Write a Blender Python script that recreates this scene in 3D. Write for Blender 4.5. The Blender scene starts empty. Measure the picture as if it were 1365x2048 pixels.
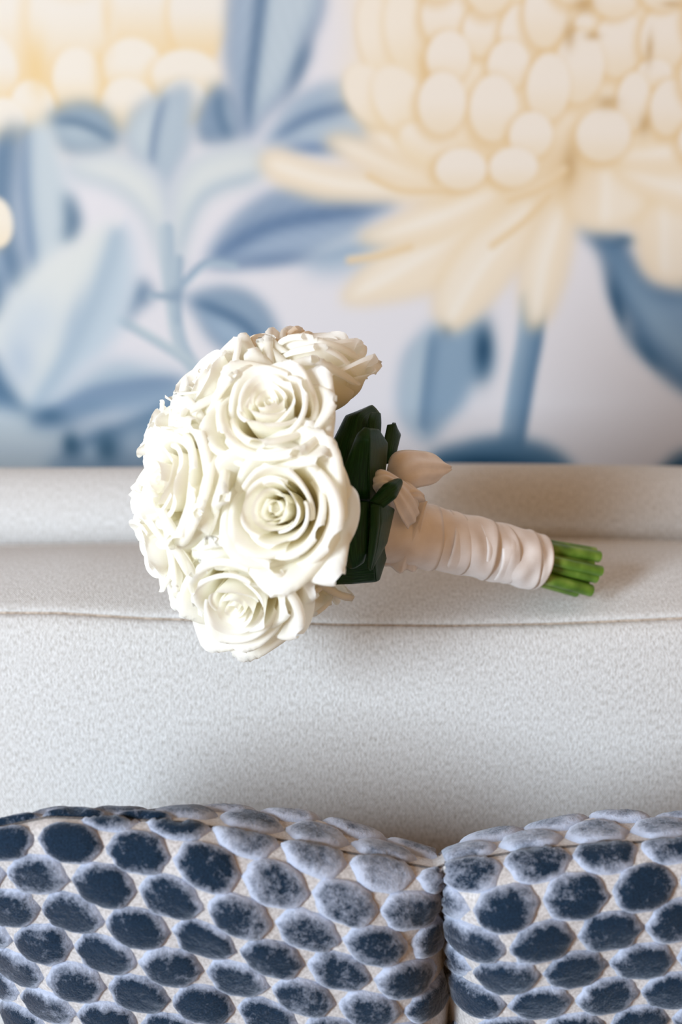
import bpy, math, random
import numpy as np
from mathutils import Vector, Matrix

random.seed(7); rng = np.random.default_rng(7)
scene = bpy.context.scene
COL = scene.collection

# ------------------------------------------------------------------ camera
PITCH = math.radians(18.0)
CAM = np.array([0.0, -0.79, 0.323])
FPX = 50.0 / 36.0 * 2048.0
cam_data = bpy.data.cameras.new('camera')
cam_data.sensor_fit = 'VERTICAL'; cam_data.sensor_height = 36.0; cam_data.sensor_width = 24.0
cam_data.lens = 50.0
cam_data.clip_start = 0.01
cam_data.dof.use_dof = True
cam_data.dof.focus_distance = 0.772
cam_data.dof.aperture_fstop = 3.6
cam = bpy.data.objects.new('camera', cam_data); COL.objects.link(cam)
cam.location = CAM.tolist(); cam.rotation_euler = (math.pi / 2 - PITCH, 0, 0)
scene.camera = cam

# ------------------------------------------------------------------ light
world = bpy.data.worlds.new('world'); scene.world = world
world.use_nodes = True
bg = world.node_tree.nodes['Background']
bg.inputs[0].default_value = (1.0, 0.60, 0.31, 1); bg.inputs[1].default_value = 0.48
key = bpy.data.lights.new('window_daylight', 'AREA')
key.shape = 'RECTANGLE'; key.size = 0.75; key.size_y = 1.6
key.energy = 158; key.color = (0.74, 0.87, 1.0)
key_o = bpy.data.objects.new('window_daylight', key); COL.objects.link(key_o)
AZ, EL, DIST = math.radians(40), math.radians(14), 3.0
kd = Vector((-math.sin(AZ) * math.cos(EL), -math.cos(AZ) * math.cos(EL), math.sin(EL)))
key_o.location = Vector((-0.05, 0.0, 0.05)) + kd * DIST
key_o.rotation_euler = (-kd).to_track_quat('-Z', 'Y').to_euler()

scene.view_settings.view_transform = 'Standard'; scene.view_settings.look = 'None'
scene.view_settings.gamma = 1.0; scene.view_settings.use_curve_mapping = False
scene.view_settings.exposure = 0.0
scene.cycles.diffuse_bounces = 10; scene.cycles.transmission_bounces = 12; scene.cycles.max_bounces = 16

# ------------------------------------------------------------------ helpers
def at(px, py, Y):
    """world point at depth plane y=Y that the photograph shows at (px, py)"""
    cx, cy = (px - 682.5) / FPX, (1024.0 - py) / FPX
    d = np.array([cx, math.cos(PITCH) + cy * math.sin(PITCH), -math.sin(PITCH) + cy * math.cos(PITCH)])
    return CAM + d * ((Y - CAM[1]) / d[1])

def lin(c):
    c = np.asarray(c, float) / 255.0
    return np.where(c <= 0.04045, c / 12.92, ((c + 0.055) / 1.055) ** 2.4)

def lin4(r, g, b): return tuple(lin((r, g, b))) + (1.0,)

def mesh_obj(name, verts, faces, mat, parent=None, smooth=True, uv=None, attr=None):
    me = bpy.data.meshes.new(name)
    me.from_pydata([tuple(map(float, v)) for v in verts], [], faces)
    if smooth: me.polygons.foreach_set('use_smooth', [True] * len(me.polygons))
    if uv is not None:
        l = me.uv_layers.new(name='UVMap')
        idx = np.empty(len(me.loops), int); me.loops.foreach_get('vertex_index', idx)
        l.data.foreach_set('uv', np.asarray(uv, float)[idx].ravel())
    if attr is not None:
        for an, vals in attr.items():
            a = me.attributes.new(an, 'FLOAT', 'POINT'); a.data.foreach_set('value', np.asarray(vals, float).ravel())
    me.materials.append(mat); me.update()
    o = bpy.data.objects.new(name, me); COL.objects.link(o)
    if parent is not None: o.parent = parent
    return o

def grid_faces(nu, nv, wrap=False):
    """faces of a grid stored row by row: index = j*nu + i; wrap closes i"""
    f = []
    for j in range(nv - 1):
        for i in range(nu if wrap else nu - 1):
            i2 = (i + 1) % nu
            f.append((j * nu + i, j * nu + i2, (j + 1) * nu + i2, (j + 1) * nu + i))
    return f

def empty(name, loc=(0, 0, 0), parent=None):
    o = bpy.data.objects.new(name, None); COL.objects.link(o); o.location = loc
    o.empty_display_size = 0.02
    if parent is not None: o.parent = parent
    return o

def tag(o, label=None, cat=None, group=None, kind=None):
    if label: o['label'] = label
    if cat: o['category'] = cat
    if group: o['group'] = group
    if kind: o['kind'] = kind
    return o

def solid(o, t, offset=0.0):
    m = o.modifiers.new('thickness', 'SOLIDIFY'); m.thickness = t; m.offset = offset; return o

def catmull(pts, n=12, closed=False):
    P = np.asarray(pts, float); out = []
    m = len(P)
    segs = m if closed else m - 1
    for k in range(segs):
        if closed: p0, p1, p2, p3 = P[(k - 1) % m], P[k], P[(k + 1) % m], P[(k + 2) % m]
        else: p0, p1, p2, p3 = P[max(k - 1, 0)], P[k], P[k + 1], P[min(k + 2, m - 1)]
        for t in np.linspace(0, 1, n, endpoint=False):
            out.append(0.5 * (2 * p1 + (p2 - p0) * t + (2 * p0 - 5 * p1 + 4 * p2 - p3) * t * t + (3 * p1 - p0 - 3 * p2 + p3) * t ** 3))
    if not closed: out.append(P[-1])
    return np.array(out)

def sstep(a, b, x):
    t = np.clip((x - a) / (b - a), 0, 1); return t * t * (3 - 2 * t)

# ------------------------------------------------------------------ materials
class NT:
    def __init__(s, name):
        s.m = bpy.data.materials.new(name); s.m.use_nodes = True
        s.t = s.m.node_tree; s.n = s.t.nodes; s.b = s.n['Principled BSDF']; s.out = s.n['Material Output']
    def add(s, typ, **kw):
        n = s.n.new(typ)
        for k, v in kw.items():
            if k in n.inputs: n.inputs[k].default_value = v
            else: setattr(n, k, v)
        return n
    def link(s, a, b): s.t.links.new(a, b)
    def math(s, op, a, b=None):
        n = s.n.new('ShaderNodeMath'); n.operation = op
        for i, x in enumerate((a, b)):
            if x is None: continue
            if isinstance(x, (int, float)): n.inputs[i].default_value = x
            else: s.link(x, n.inputs[i])
        return n.outputs[0]
    def ramp(s, fac, stops):
        n = s.n.new('ShaderNodeValToRGB'); e = n.color_ramp.elements
        while len(e) < len(stops): e.new(0.5)
        for q, (p, c) in zip(e, stops): q.position = p; q.color = c
        s.link(fac, n.inputs[0]); return n.outputs[0]
    def noise(s, vec, scale, detail=2.0, rough=0.5):
        n = s.n.new('ShaderNodeTexNoise'); n.inputs['Scale'].default_value = scale
        n.inputs['Detail'].default_value = detail; n.inputs['Roughness'].default_value = rough
        if vec is not None: s.link(vec, n.inputs['Vector'])
        return n.outputs[0]
    def mapping(s, vec, scale):
        n = s.n.new('ShaderNodeMapping'); n.inputs['Scale'].default_value = scale; s.link(vec, n.inputs['Vector']); return n.outputs[0]
    def bump(s, h, strength, dist):
        n = s.n.new('ShaderNodeBump'); n.inputs['Strength'].default_value = strength; n.inputs['Distance'].default_value = dist
        s.link(h, n.inputs['Height']); s.link(n.outputs[0], s.b.inputs['Normal']); return n.outputs[0]
    def mix(s, fac, a, b):
        n = s.n.new('ShaderNodeMix'); n.data_type = 'RGBA'
        for i, x in ((0, fac), (6, a), (7, b)):
            if isinstance(x, (int, float)): n.inputs[i].default_value = x
            elif isinstance(x, tuple): n.inputs[i].default_value = x
            else: s.link(x, n.inputs[i])
        return n.outputs[2]
    def set(s, **kw):
        for k, v in kw.items(): s.b.inputs[k.replace('_', ' ')].default_value = v

def mat_upholstery():
    k = NT('cream_chenille_weave')
    uv = k.add('ShaderNodeTexCoord').outputs['UV']
    sp = k.add('ShaderNodeSeparateXYZ'); k.link(uv, sp.inputs[0])
    wob = k.noise(uv, 60, 2)
    w = k.math('MULTIPLY', k.math('SUBTRACT', wob, 0.5), 2.2)
    su = k.math('SINE', k.math('ADD', k.math('MULTIPLY', sp.outputs[0], 2 * math.pi / 0.0014), w))
    sv = k.math('SINE', k.math('ADD', k.math('MULTIPLY', sp.outputs[1], 2 * math.pi / 0.0019), w))
    weave = k.math('MULTIPLY', su, sv)
    thread = k.noise(k.mapping(uv, (1.0, 0.45, 1.0)), 820, 2, 0.6)
    h = k.math('ADD', k.math('MULTIPLY', weave, 0.35), k.math('MULTIPLY', thread, 1.5))
    k.bump(h, 0.8, 0.0005)
    fl = k.noise(k.mapping(uv, (1.0, 0.45, 1.0)), 700, 3, 0.7)
    broad = k.noise(uv, 14, 3)
    c1 = k.ramp(fl, [(0.34, lin4(172, 170, 166)), (0.50, lin4(199, 199, 198)), (0.70, lin4(217, 218, 218))])
    c2 = k.mix(k.math('MULTIPLY', broad, 0.18), c1, lin4(190, 184, 176))
    k.link(c2, k.b.inputs['Base Color'])
    k.set(Roughness=0.9, Sheen_Weight=0.15, Specular_IOR_Level=0.15)
    return k.m

def mat_welt():
    k = NT('cream_seam_thread')
    uv = k.add('ShaderNodeTexCoord').outputs['Object']
    k.link(k.ramp(k.noise(uv, 400, 2), [(0.3, lin4(150, 135, 120)), (0.7, lin4(205, 192, 178))]), k.b.inputs['Base Color'])
    k.set(Roughness=0.9); return k.m

def mat_petal():
    k = NT('white_rose_petal')
    a = k.add('ShaderNodeAttribute', attribute_name='along').outputs['Fac']
    oc = k.add('ShaderNodeTexCoord').outputs['Object']
    col = k.ramp(a, [(0.0, lin4(230, 224, 170)), (0.34, lin4(247, 241, 214)), (0.68, lin4(252, 250, 239)), (1.0, lin4(254, 253, 248))])
    sc = k.noise(oc, 160, 4, 0.7)
    blem = k.ramp(sc, [(0.0, (0, 0, 0, 1)), (0.70, (0, 0, 0, 1)), (0.78, (1, 1, 1, 1))])
    tan = k.add('ShaderNodeAttribute', attribute_name='aged').outputs['Fac']
    col = k.mix(k.math('MULTIPLY', blem, 0.25), col, lin4(212, 180, 130))
    col = k.mix(tan, col, lin4(236, 205, 160))
    k.link(col, k.b.inputs['Base Color'])
    k.bump(k.noise(oc, 500, 3), 0.12, 0.0006)
    k.set(Roughness=0.55, Specular_IOR_Level=0.25, Sheen_Weight=0.1)
    tr = k.add('ShaderNodeBsdfTranslucent'); k.link(col, tr.inputs[0])
    mx = k.add('ShaderNodeMixShader'); mx.inputs[0].default_value = 0.46
    k.link(k.b.outputs[0], mx.inputs[1]); k.link(tr.outputs[0], mx.inputs[2]); k.link(mx.outputs[0], k.out.inputs[0])
    return k.m

def mat_leaf():
    k = NT('dark_green_leaf')
    uv = k.add('ShaderNodeTexCoord').outputs['UV']
    v = k.noise(k.mapping(uv, (14, 0.8, 1)), 3.0, 2)
    k.link(k.ramp(v, [(0.3, (0.004, 0.022, 0.006, 1)), (0.55, (0.009, 0.044, 0.011, 1)), (0.85, (0.030, 0.095, 0.022, 1))]), k.b.inputs['Base Color'])
    k.bump(v, 0.35, 0.0006)
    k.set(Roughness=0.30, Specular_IOR_Level=0.16); return k.m

def mat_ribbon():
    k = NT('ivory_chiffon_ribbon')
    oc = k.add('ShaderNodeTexCoord').outputs['Object']
    f = k.noise(oc, 90, 3)
    col = k.ramp(f, [(0.3, lin4(232, 224, 218)), (0.7, lin4(246, 241, 238))])
    k.link(col, k.b.inputs['Base Color'])
    k.bump(k.noise(oc, 1500, 2), 0.15, 0.0003)
    k.set(Roughness=0.42, Sheen_Weight=0.4, Specular_IOR_Level=0.35)
    tr = k.add('ShaderNodeBsdfTranslucent'); k.link(col, tr.inputs[0])
    mx = k.add('ShaderNodeMixShader'); mx.inputs[0].default_value = 0.15
    k.link(k.b.outputs[0], mx.inputs[1]); k.link(tr.outputs[0], mx.inputs[2]); k.link(mx.outputs[0], k.out.inputs[0])
    return k.m

def mat_stem():
    k = NT('green_cut_stem')
    oc = k.add('ShaderNodeTexCoord').outputs['Object']
    f = k.noise(oc, 70, 2)
    k.link(k.ramp(f, [(0.3, lin4(52, 84, 22)), (0.55, lin4(96, 132, 44)), (0.8, lin4(150, 178, 84))]), k.b.inputs['Base Color'])
    k.set(Roughness=0.4); return k.m

def mat_cut():
    k = NT('pale_stem_cut')
    oc = k.add('ShaderNodeTexCoord').outputs['Object']
    k.link(k.ramp(k.noise(oc, 700, 2), [(0.3, lin4(150, 165, 80)), (0.7, lin4(190, 196, 120))]), k.b.inputs['Base Color'])
    k.set(Roughness=0.6); return k.m

def mat_velvet():
    k = NT('navy_velvet_pile')
    oc = k.add('ShaderNodeTexCoord').outputs['Object']
    fine = k.noise(oc, 1500, 3, 0.75)
    grain = k.noise(oc, 420, 3, 0.7)
    crush = k.noise(oc, 75, 4, 0.65)
    cr = k.add('ShaderNodeAttribute', attribute_name='crushed').outputs['Fac']
    rim = k.add('ShaderNodeAttribute', attribute_name='rim').outputs['Fac']
    # flattened pile, its silvery sheen painted in as a paler colour
    press_sheen = k.math('ADD', k.math('MULTIPLY', crush, 1.0), k.math('ADD', k.math('MULTIPLY', grain, 0.55), k.math('MULTIPLY', cr, 0.42)))
    edge = k.math('MULTIPLY', k.math('POWER', rim, 5.0), 0.64)  # highlight round the margin of each cell, painted into the pile colour
    lay = k.math('ADD', k.math('ADD', press_sheen, edge), k.math('MULTIPLY', fine, 0.35))
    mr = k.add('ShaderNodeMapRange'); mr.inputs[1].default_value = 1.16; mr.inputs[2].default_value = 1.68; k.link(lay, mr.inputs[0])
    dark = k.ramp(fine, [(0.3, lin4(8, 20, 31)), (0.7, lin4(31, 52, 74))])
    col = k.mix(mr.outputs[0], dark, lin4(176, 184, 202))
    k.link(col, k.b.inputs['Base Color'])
    h = k.math('ADD', k.math('MULTIPLY', fine, 0.6), k.math('ADD', k.math('MULTIPLY', grain, 0.8), k.math('MULTIPLY', crush, 1.6)))
    k.bump(h, 0.8, 0.0010)
    k.set(Roughness=0.85, Specular_IOR_Level=0.1, Sheen_Weight=0.7, Sheen_Roughness=0.3)
    k.b.inputs['Sheen Tint'].default_value = (0.80, 0.87, 1.0, 1)
    return k.m

def mat_ground_cloth():
    k = NT('taupe_satin_ground')
    oc = k.add('ShaderNodeTexCoord').outputs['Object']
    k.link(k.ramp(k.noise(oc, 700, 3), [(0.3, lin4(154, 148, 144)), (0.7, lin4(196, 192, 190))]), k.b.inputs['Base Color'])
    k.bump(k.noise(oc, 1200, 2), 0.3, 0.0004)
    k.set(Roughness=0.6, Sheen_Weight=0.4); return k.m

def mat_thread():
    k = NT('dark_seam_thread')
    oc = k.add('ShaderNodeTexCoord').outputs['Object']
    k.link(k.ramp(k.noise(oc, 900, 2), [(0.3, lin4(64, 62, 64)), (0.7, lin4(110, 104, 100))]), k.b.inputs['Base Color'])
    k.set(Roughness=0.9); return k.m

def mat_mural():
    k = NT('printed_flower_mural')
    c = k.add('ShaderNodeVertexColor'); c.layer_name = 'print'
    oc = k.add('ShaderNodeTexCoord').outputs['Object']
    k.link(c.outputs[0], k.b.inputs['Base Color'])
    k.bump(k.noise(oc, 300, 3), 0.08, 0.0006)
    k.set(Roughness=0.7, Specular_IOR_Level=0.2); return k.m

def mat_floor():
    k = NT('brown_wood_floor')
    oc = k.add('ShaderNodeTexCoord').outputs['Object']
    f = k.noise(k.mapping(oc, (12, 1, 1)), 4, 4)
    k.link(k.ramp(f, [(0.3, lin4(92, 66, 46)), (0.7, lin4(140, 104, 76))]), k.b.inputs['Base Color'])
    k.set(Roughness=0.5); return k.m

M = dict(up=mat_upholstery(), welt=mat_welt(), petal=mat_petal(), leaf=mat_leaf(), ribbon=mat_ribbon(), stem=mat_stem(),
         cut=mat_cut(), velvet=mat_velvet(), thread=mat_thread(), cloth=mat_ground_cloth(), mural=mat_mural(), floor=mat_floor())

FLOOR_Z = -0.95
SEAT_Z = -0.50
WALL_Y = 0.36

# ------------------------------------------------------------------ the wall and its printed mural
def build_wall():
    x0, x1 = at(-560, 500, WALL_Y)[0], at(1925, 500, WALL_Y)[0]
    z1, z0 = at(682, -320, WALL_Y)[2], at(682, 1010, WALL_Y)[2]
    step = 0.00165
    xs = np.arange(x0, x1, step); zs = np.arange(z0, z1, step)
    X, Z = np.meshgrid(xs, zs)
    img = np.empty(X.shape + (3,)); img[:] = (231, 227, 229)
    S = 0.000415                                   # metres on the wall for one image pixel; mural shapes are in image pixels
    def ink(c):                                    # the blues of the print are greyed
        c = np.array(c, float)
        if c[2] <= c[0] + 8: return c
        q = np.array([c[0] + 10, c[1] * 0.98 + 10, c[2] * 0.93 + 10])
        return np.clip(q + (q - np.array([160, 172, 186])) * 0.22, 0, 255)
    def Wp(pts): return np.array([at(p[0], p[1], WALL_Y)[[0, 2]] for p in pts])
    def blur(m, r):
        r = int(max(1, round(r)))
        for _ in range(2):
            for ax in (0, 1):
                p = [(0, 0), (0, 0)]; p[ax] = (r + 1, r)
                c = np.cumsum(np.pad(m, p, mode='edge'), axis=ax)
                n = 2 * r + 1
                m = (c[n:, :] - c[:-n, :]) / n if ax == 0 else (c[:, n:] - c[:, :-n]) / n
        return m
    def win(P, pad):
        lo, hi = P.min(0) - pad, P.max(0) + pad
        i0, i1 = np.searchsorted(xs, [lo[0], hi[0]]); j0, j1 = np.searchsorted(zs, [lo[1], hi[1]])
        return slice(j0, j1), slice(i0, i1)
    def inside(P, XX, ZZ):
        r = np.zeros(XX.shape, bool)
        for (ax, az), (bx, bz) in zip(P, np.roll(P, -1, 0)):
            if az == bz: continue
            c = ((az > ZZ) != (bz > ZZ)) & (XX < (bx - ax) * (ZZ - az) / (bz - az) + ax)
            r ^= c
        return r
    def segdist(L, XX, ZZ):
        """distance and signed side to a polyline, and position 0..1 along it"""
        best = np.full(XX.shape, 1e9); side = np.zeros(XX.shape); tt = np.zeros(XX.shape)
        n = len(L) - 1
        for k in range(n):
            a, b = L[k], L[k + 1]; d = b - a; q = (d ** 2).sum() + 1e-12
            t = np.clip(((XX - a[0]) * d[0] + (ZZ - a[1]) * d[1]) / q, 0, 1)
            ex, ez = XX - a[0] - t * d[0], ZZ - a[1] - t * d[1]
            ds = np.hypot(ex, ez); m = ds < best
            best = np.where(m, ds, best); side = np.where(m, np.sign(d[0] * ez - d[1] * ex), side); tt = np.where(m, (k + t) / n, tt)
        return best, side, tt
    def leaf(pts, rib, ca, cb, cr, soft=3, ribw=16, edge=None, edgew=20, veins=0.0):
        """outline, midrib, colour left of the rib, right of it, of the rib itself, optional rim colour"""
        P = catmull(Wp(pts), 8, True); w = win(P, 0.02)
        XX, ZZ = X[w], Z[w]
        if XX.size == 0: return
        m0 = inside(P, XX, ZZ).astype(float); m = blur(m0, soft)
        d, s, t = segdist(catmull(Wp(rib), 6), XX, ZZ)
        sm = np.clip(0.5 + 0.5 * s * np.clip(d / (10 * S), 0, 1), 0, 1)[..., None]
        ca, cb, cr = ink(ca), ink(cb), ink(cr)
        c = ca * sm + cb * (1 - sm)
        g = np.exp(-(d / (ribw * S)) ** 2)[..., None]
        c = c * (1 - g) + cr * g
        if veins:
            vn = np.sin((t * 26 - d / (9 * S)) * 2.2)[..., None]; c = c + vn * veins
        if edge is not None:
            e = np.clip((1 - blur(m0, edgew / 4)) * 1.9, 0, 1)[..., None]; c = c * (1 - e) + ink(edge) * e
        img[w] = img[w] * (1 - m[..., None]) + c * m[..., None]
    def blob(cx, cy, rx, ry, ang=0, tip=(242, 233, 219), base=(240, 219, 186), halo=(228, 196, 146), hs=0.5, soft=2):
        """one rounded flower petal with a darker gap around it"""
        c = Wp([(cx, cy)])[0]; P = np.array([c]); R = max(rx, ry) * S * 1.4; w = win(P, R + 0.01)
        XX, ZZ = X[w] - c[0], Z[w] - c[1]
        if XX.size == 0: return
        a = math.radians(ang); u = (XX * math.cos(a) + ZZ * math.sin(a)) / (rx * S); v = (-XX * math.sin(a) + ZZ * math.cos(a)) / (ry * S)
        r = np.sqrt(u * u + v * v)
        rs = np.sqrt((u + 0.13) ** 2 + (v + 0.12) ** 2)
        h = (1 - sstep(0.86, 1.36, rs))[..., None] * hs
        img[w] = img[w] * (1 - h) + np.array(halo) * h
        g = sstep(-1.1, 0.25, v)[..., None]
        col = np.array(base) * (1 - g) + np.array(tip) * g
        m = (1 - sstep(0.88, 1.0 + 0.03 * soft, r))[..., None]
        img[w] = img[w] * (1 - m) + col * m
    def stroke(pts, width, ca, cb, soft=0.35):
        L = catmull(Wp(pts), 8); w = win(L, width * S * 2)
        XX, ZZ = X[w], Z[w]; d, s, t = segdist(L, XX, ZZ); q = d / (width * S)
        m = (1 - sstep(1 - soft, 1 + soft, q))[..., None]
        k = np.clip(0.5 + 0.5 * s * np.clip(q * 1.3, 0, 1), 0, 1)[..., None]
        c = ink(ca) * k + ink(cb) * (1 - k)
        img[w] = img[w] * (1 - m) + c * m
    def patch(cx, cy, rx, ry, col, a=0.7, ang=0):
        c = Wp([(cx, cy)])[0]; w = win(np.array([c]), max(rx, ry) * S * 2)
        XX, ZZ = X[w] - c[0], Z[w] - c[1]; t = math.radians(ang)
        u = (XX * math.cos(t) + ZZ * math.sin(t)) / (rx * S); v = (-XX * math.sin(t) + ZZ * math.cos(t)) / (ry * S)
        m = (a * np.exp(-(u * u + v * v) * 1.2))[..., None]
        img[w] = img[w] * (1 - m) + ink(col) * m

    # --- cream flower at the upper left
    leaf([(-260, -60), (-120, -260), (150, -300), (380, -200), (440, -20), (425, 110), (400, 200), (300, 260), (100, 270), (-60, 280), (-220, 160)],
         [(100, -300), (110, 260)], (241, 222, 190), (241, 222, 190), (241, 220, 186), soft=12)
    for a in ((-120, 40, 60, 120), (30, 40, 55, 120), (300, 10, 80, 95), (395, 30, 50, 80), (145, 50, 78, 140), (-30, 140, 60, 70), (-140, 190, 60, 60),
              (-60, -150, 80, 110), (150, -170, 90, 110), (320, -170, 80, 90)):
        blob(*a, tip=(241, 233, 220), base=(241, 214, 168), halo=(240, 208, 155), soft=6)
    for a in ((265, 135, 55, 52), (372, 150, 62, 45), (155, 160, 46, 58), (65, 212, 40, 46), (255, 205, 48, 45), (370, 200, 40, 40), (10, 240, 40, 40)):
        blob(*a, tip=(243, 234, 219), base=(241, 218, 178), halo=(240, 209, 156), soft=5)
    patch(75, 130, 22, 60, (240, 208, 150), 0.7); patch(200, 150, 14, 50, (238, 205, 148), 0.5); patch(215, 40, 12, 60, (240, 212, 165), 0.6)
    # --- blue foliage, left half
    B1, B2, B3, BD, DK = (190, 203, 218), (163, 181, 204), (140, 161, 190), (108, 134, 166), (72, 103, 138)
    leaf([(-10, 272), (40, 252), (40, 330), (32, 420), (46, 500), (72, 565), (30, 600), (-40, 560), (-90, 470), (-80, 340)], [(10, 270), (0, 400), (30, 560)], BD, B3, BD, soft=4)
    leaf([(-60, 560), (-10, 545), (15, 580), (22, 630), (-5, 660), (-60, 650)], [(-40, 560), (0, 640)], BD, BD, DK)
    blob(-8, 445, 34, 50, tip=(246, 235, 216), base=(245, 228, 200), hs=0.15)
    leaf([(400, 282), (394, 235), (414, 192), (437, 168), (465, 190), (480, 240), (478, 276), (440, 288), (412, 286)], [(436, 172), (440, 230), (460, 285)], B2, B3, BD, edge=BD)
    leaf([(466, -60), (455, 60), (455, 130), (469, 200), (484, 272), (500, 280), (530, 236), (572, 195), (603, 142), (620, 100), (611, 88), (636, 50), (650, -10), (630, -90), (560, -140), (500, -120)],
         [(535, -120), (515, 60), (500, 180), (490, 275)], (176, 192, 212), (158, 176, 202), (112, 136, 168), ribw=15, edge=(128, 150, 182), veins=1.2)
    patch(600, 130, 16, 60, (96, 122, 155), 0.7, -22)
    leaf([(525, 291), (550, 245), (590, 196), (640, 170), (692, 164), (745, 195), (760, 240), (715, 290), (660, 306), (600, 302), (560, 292)],
         [(530, 288), (610, 238), (690, 214), (750, 205)], (158, 177, 203), (166, 184, 208), (118, 142, 176), ribw=15, edge=(150, 170, 198))
    patch(630, 296, 60, 14, (118, 142, 180), 0.8)
    leaf([(95, 236), (130, 210), (180, 206), (215, 224), (239, 264), (236, 290), (200, 306), (150, 309), (115, 291), (100, 266)],
         [(100, 238), (165, 246), (236, 282)], (150, 170, 194), (166, 183, 203), (116, 140, 168), ribw=12, edge=(122, 146, 174))
    leaf([(40, 292), (50, 256), (85, 240), (110, 260), (120, 310), (138, 372), (156, 430), (151, 478), (120, 510), (85, 545), (60, 550), (45, 500), (38, 420), (35, 350)],
         [(45, 260), (48, 400), (66, 545)], (184, 198, 215), (150, 170, 197), (128, 151, 182), ribw=18)
    leaf([(130, 385), (146, 402), (157, 440), (152, 480), (130, 486), (134, 440)], [(140, 390), (144, 480)], DK, (86, 114, 147), DK, soft=3)
    leaf([(246, 272), (262, 226), (300, 196), (345, 175), (378, 168), (388, 220), (381, 290), (361, 332), (342, 370), (334, 440), (322, 366), (300, 337), (265, 316)],
         [(330, 185), (312, 260), (302, 335)], (168, 185, 206), (184, 198, 214), (138, 158, 186), ribw=11, edge=(158, 176, 200))
    leaf([(124, 326), (170, 312), (230, 305), (282, 330), (318, 360), (336, 420), (333, 470), (326, 540), (305, 492), (285, 442), (250, 402), (205, 377), (150, 363), (138, 350)],
         [(130, 345), (240, 380), (300, 450), (325, 530)], (203, 211, 221), (170, 187, 207), (190, 201, 215), edge=(183, 196, 213))
    leaf([(340, 490), (345, 425), (352, 372), (380, 326), (430, 301), (500, 289), (532, 310), (530, 350), (500, 374), (450, 386), (411, 412), (386, 462), (371, 512), (362, 560), (350, 530)],
         [(525, 360), (420, 395), (375, 480), (356, 560)], (150, 170, 197), (201, 210, 221), (165, 183, 205), ribw=20, edge=(180, 194, 211))
    leaf([(411, 522), (430, 480), (466, 436), (510, 401), (560, 377), (640, 372), (720, 394), (800, 405), (745, 440), (690, 480), (620, 515), (540, 530), (470, 534), (430, 532)],
         [(415, 520), (530, 455), (650, 428), (790, 408)], (142, 162, 192), (150, 170, 200), (106, 132, 170), ribw=20, edge=(132, 154, 186), veins=1.2)
    patch(540, 520, 120, 16, (112, 136, 172), 0.7, 6)
    leaf([(606, 532), (650, 490), (722, 468), (790, 476), (730, 530), (660, 547)], [(610, 532), (700, 500), (780, 478)], (172, 190, 213), (160, 180, 206), (150, 172, 200), soft=5)
    stroke([(470, 530), (415, 526), (375, 560), (350, 590)], 8, (168, 186, 208), (140, 162, 190))
    stroke([(332, 460), (336, 540), (345, 600), (362, 690), (405, 760)], 15, (160, 179, 202), (178, 193, 211))
    stroke([(356, 520), (352, 600), (352, 640)], 11, (150, 170, 195), (170, 187, 207))
    stroke([(240, 640), (290, 668), (350, 705), (400, 740)], 10, (180, 195, 211), (165, 183, 204))
    leaf([(245, 648), (257, 600), (280, 555), (298, 572), (308, 594), (275, 620), (252, 648)], [(285, 560), (275, 600), (248, 646)], BD, (134, 156, 184), BD)
    stroke([(300, 590), (330, 594), (352, 600)], 7, (140, 162, 188), (160, 178, 200))
    patch(352, 590, 22, 16, (132, 154, 182), 0.7)
    leaf([(373, 598), (410, 580), (460, 575), (510, 593), (545, 636), (560, 700), (500, 715), (440, 695), (410, 662), (390, 626)],
         [(376, 600), (430, 618), (490, 650), (530, 700)], (140, 162, 190), (152, 174, 202), (98, 126, 160), ribw=15, edge=(116, 142, 174))
    leaf([(-90, 700), (-20, 690), (18, 738), (50, 790), (84, 826), (60, 856), (10, 834), (-60, 810)], [(-60, 720), (20, 790), (70, 840)], (96, 126, 160), (100, 130, 164), (84, 116, 150), soft=4)
    leaf([(-80, 830), (60, 826), (100, 846), (144, 862), (126, 900), (120, 960), (-80, 980)], [(-60, 900), (110, 900)], (178, 194, 213), (172, 190, 211), (174, 191, 212), soft=4)
    leaf([(-30, 660), (8, 602), (50, 546), (110, 505), (170, 466), (225, 444), (258, 455), (270, 540), (261, 602), (240, 662), (200, 712), (160, 742), (112, 800), (70, 832), (35, 782), (2, 722)],
         [(235, 470), (190, 600), (130, 720), (70, 820)], (180, 197, 218), (204, 212, 222), (166, 185, 208), ribw=22, soft=4)
    patch(40, 720, 40, 70, (160, 180, 210), 0.6); patch(70, 640, 60, 60, (180, 196, 220), 0.5); patch(150, 640, 22, 70, (156, 177, 204), 0.55, -22)
    leaf([(55, 845), (110, 796), (170, 750), (232, 720), (300, 733), (372, 756), (352, 800), (290, 822), (200, 832), (150, 856), (100, 862)],
         [(70, 845), (180, 790), (280, 770), (365, 762)], (168, 186, 208), (134, 158, 188), (126, 150, 182), ribw=20, soft=4)
    patch(100, 832, 40, 22, (78, 112, 146), 0.8); patch(180, 812, 50, 18, (112, 140, 172), 0.5, 10)
    leaf([(118, 960), (132, 880), (180, 850), (250, 832), (320, 794), (400, 770), (480, 800), (460, 960)], [(140, 900), (260, 850), (380, 790)], (140, 164, 193), (128, 154, 184), (112, 140, 172), soft=4)
    patch(142, 888, 20, 28, (62, 98, 130), 0.85); patch(215, 895, 24, 34, (66, 102, 134), 0.85); patch(180, 905, 14, 22, (150, 174, 202), 0.7); patch(270, 890, 24, 34, (160, 180, 206), 0.7)
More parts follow.
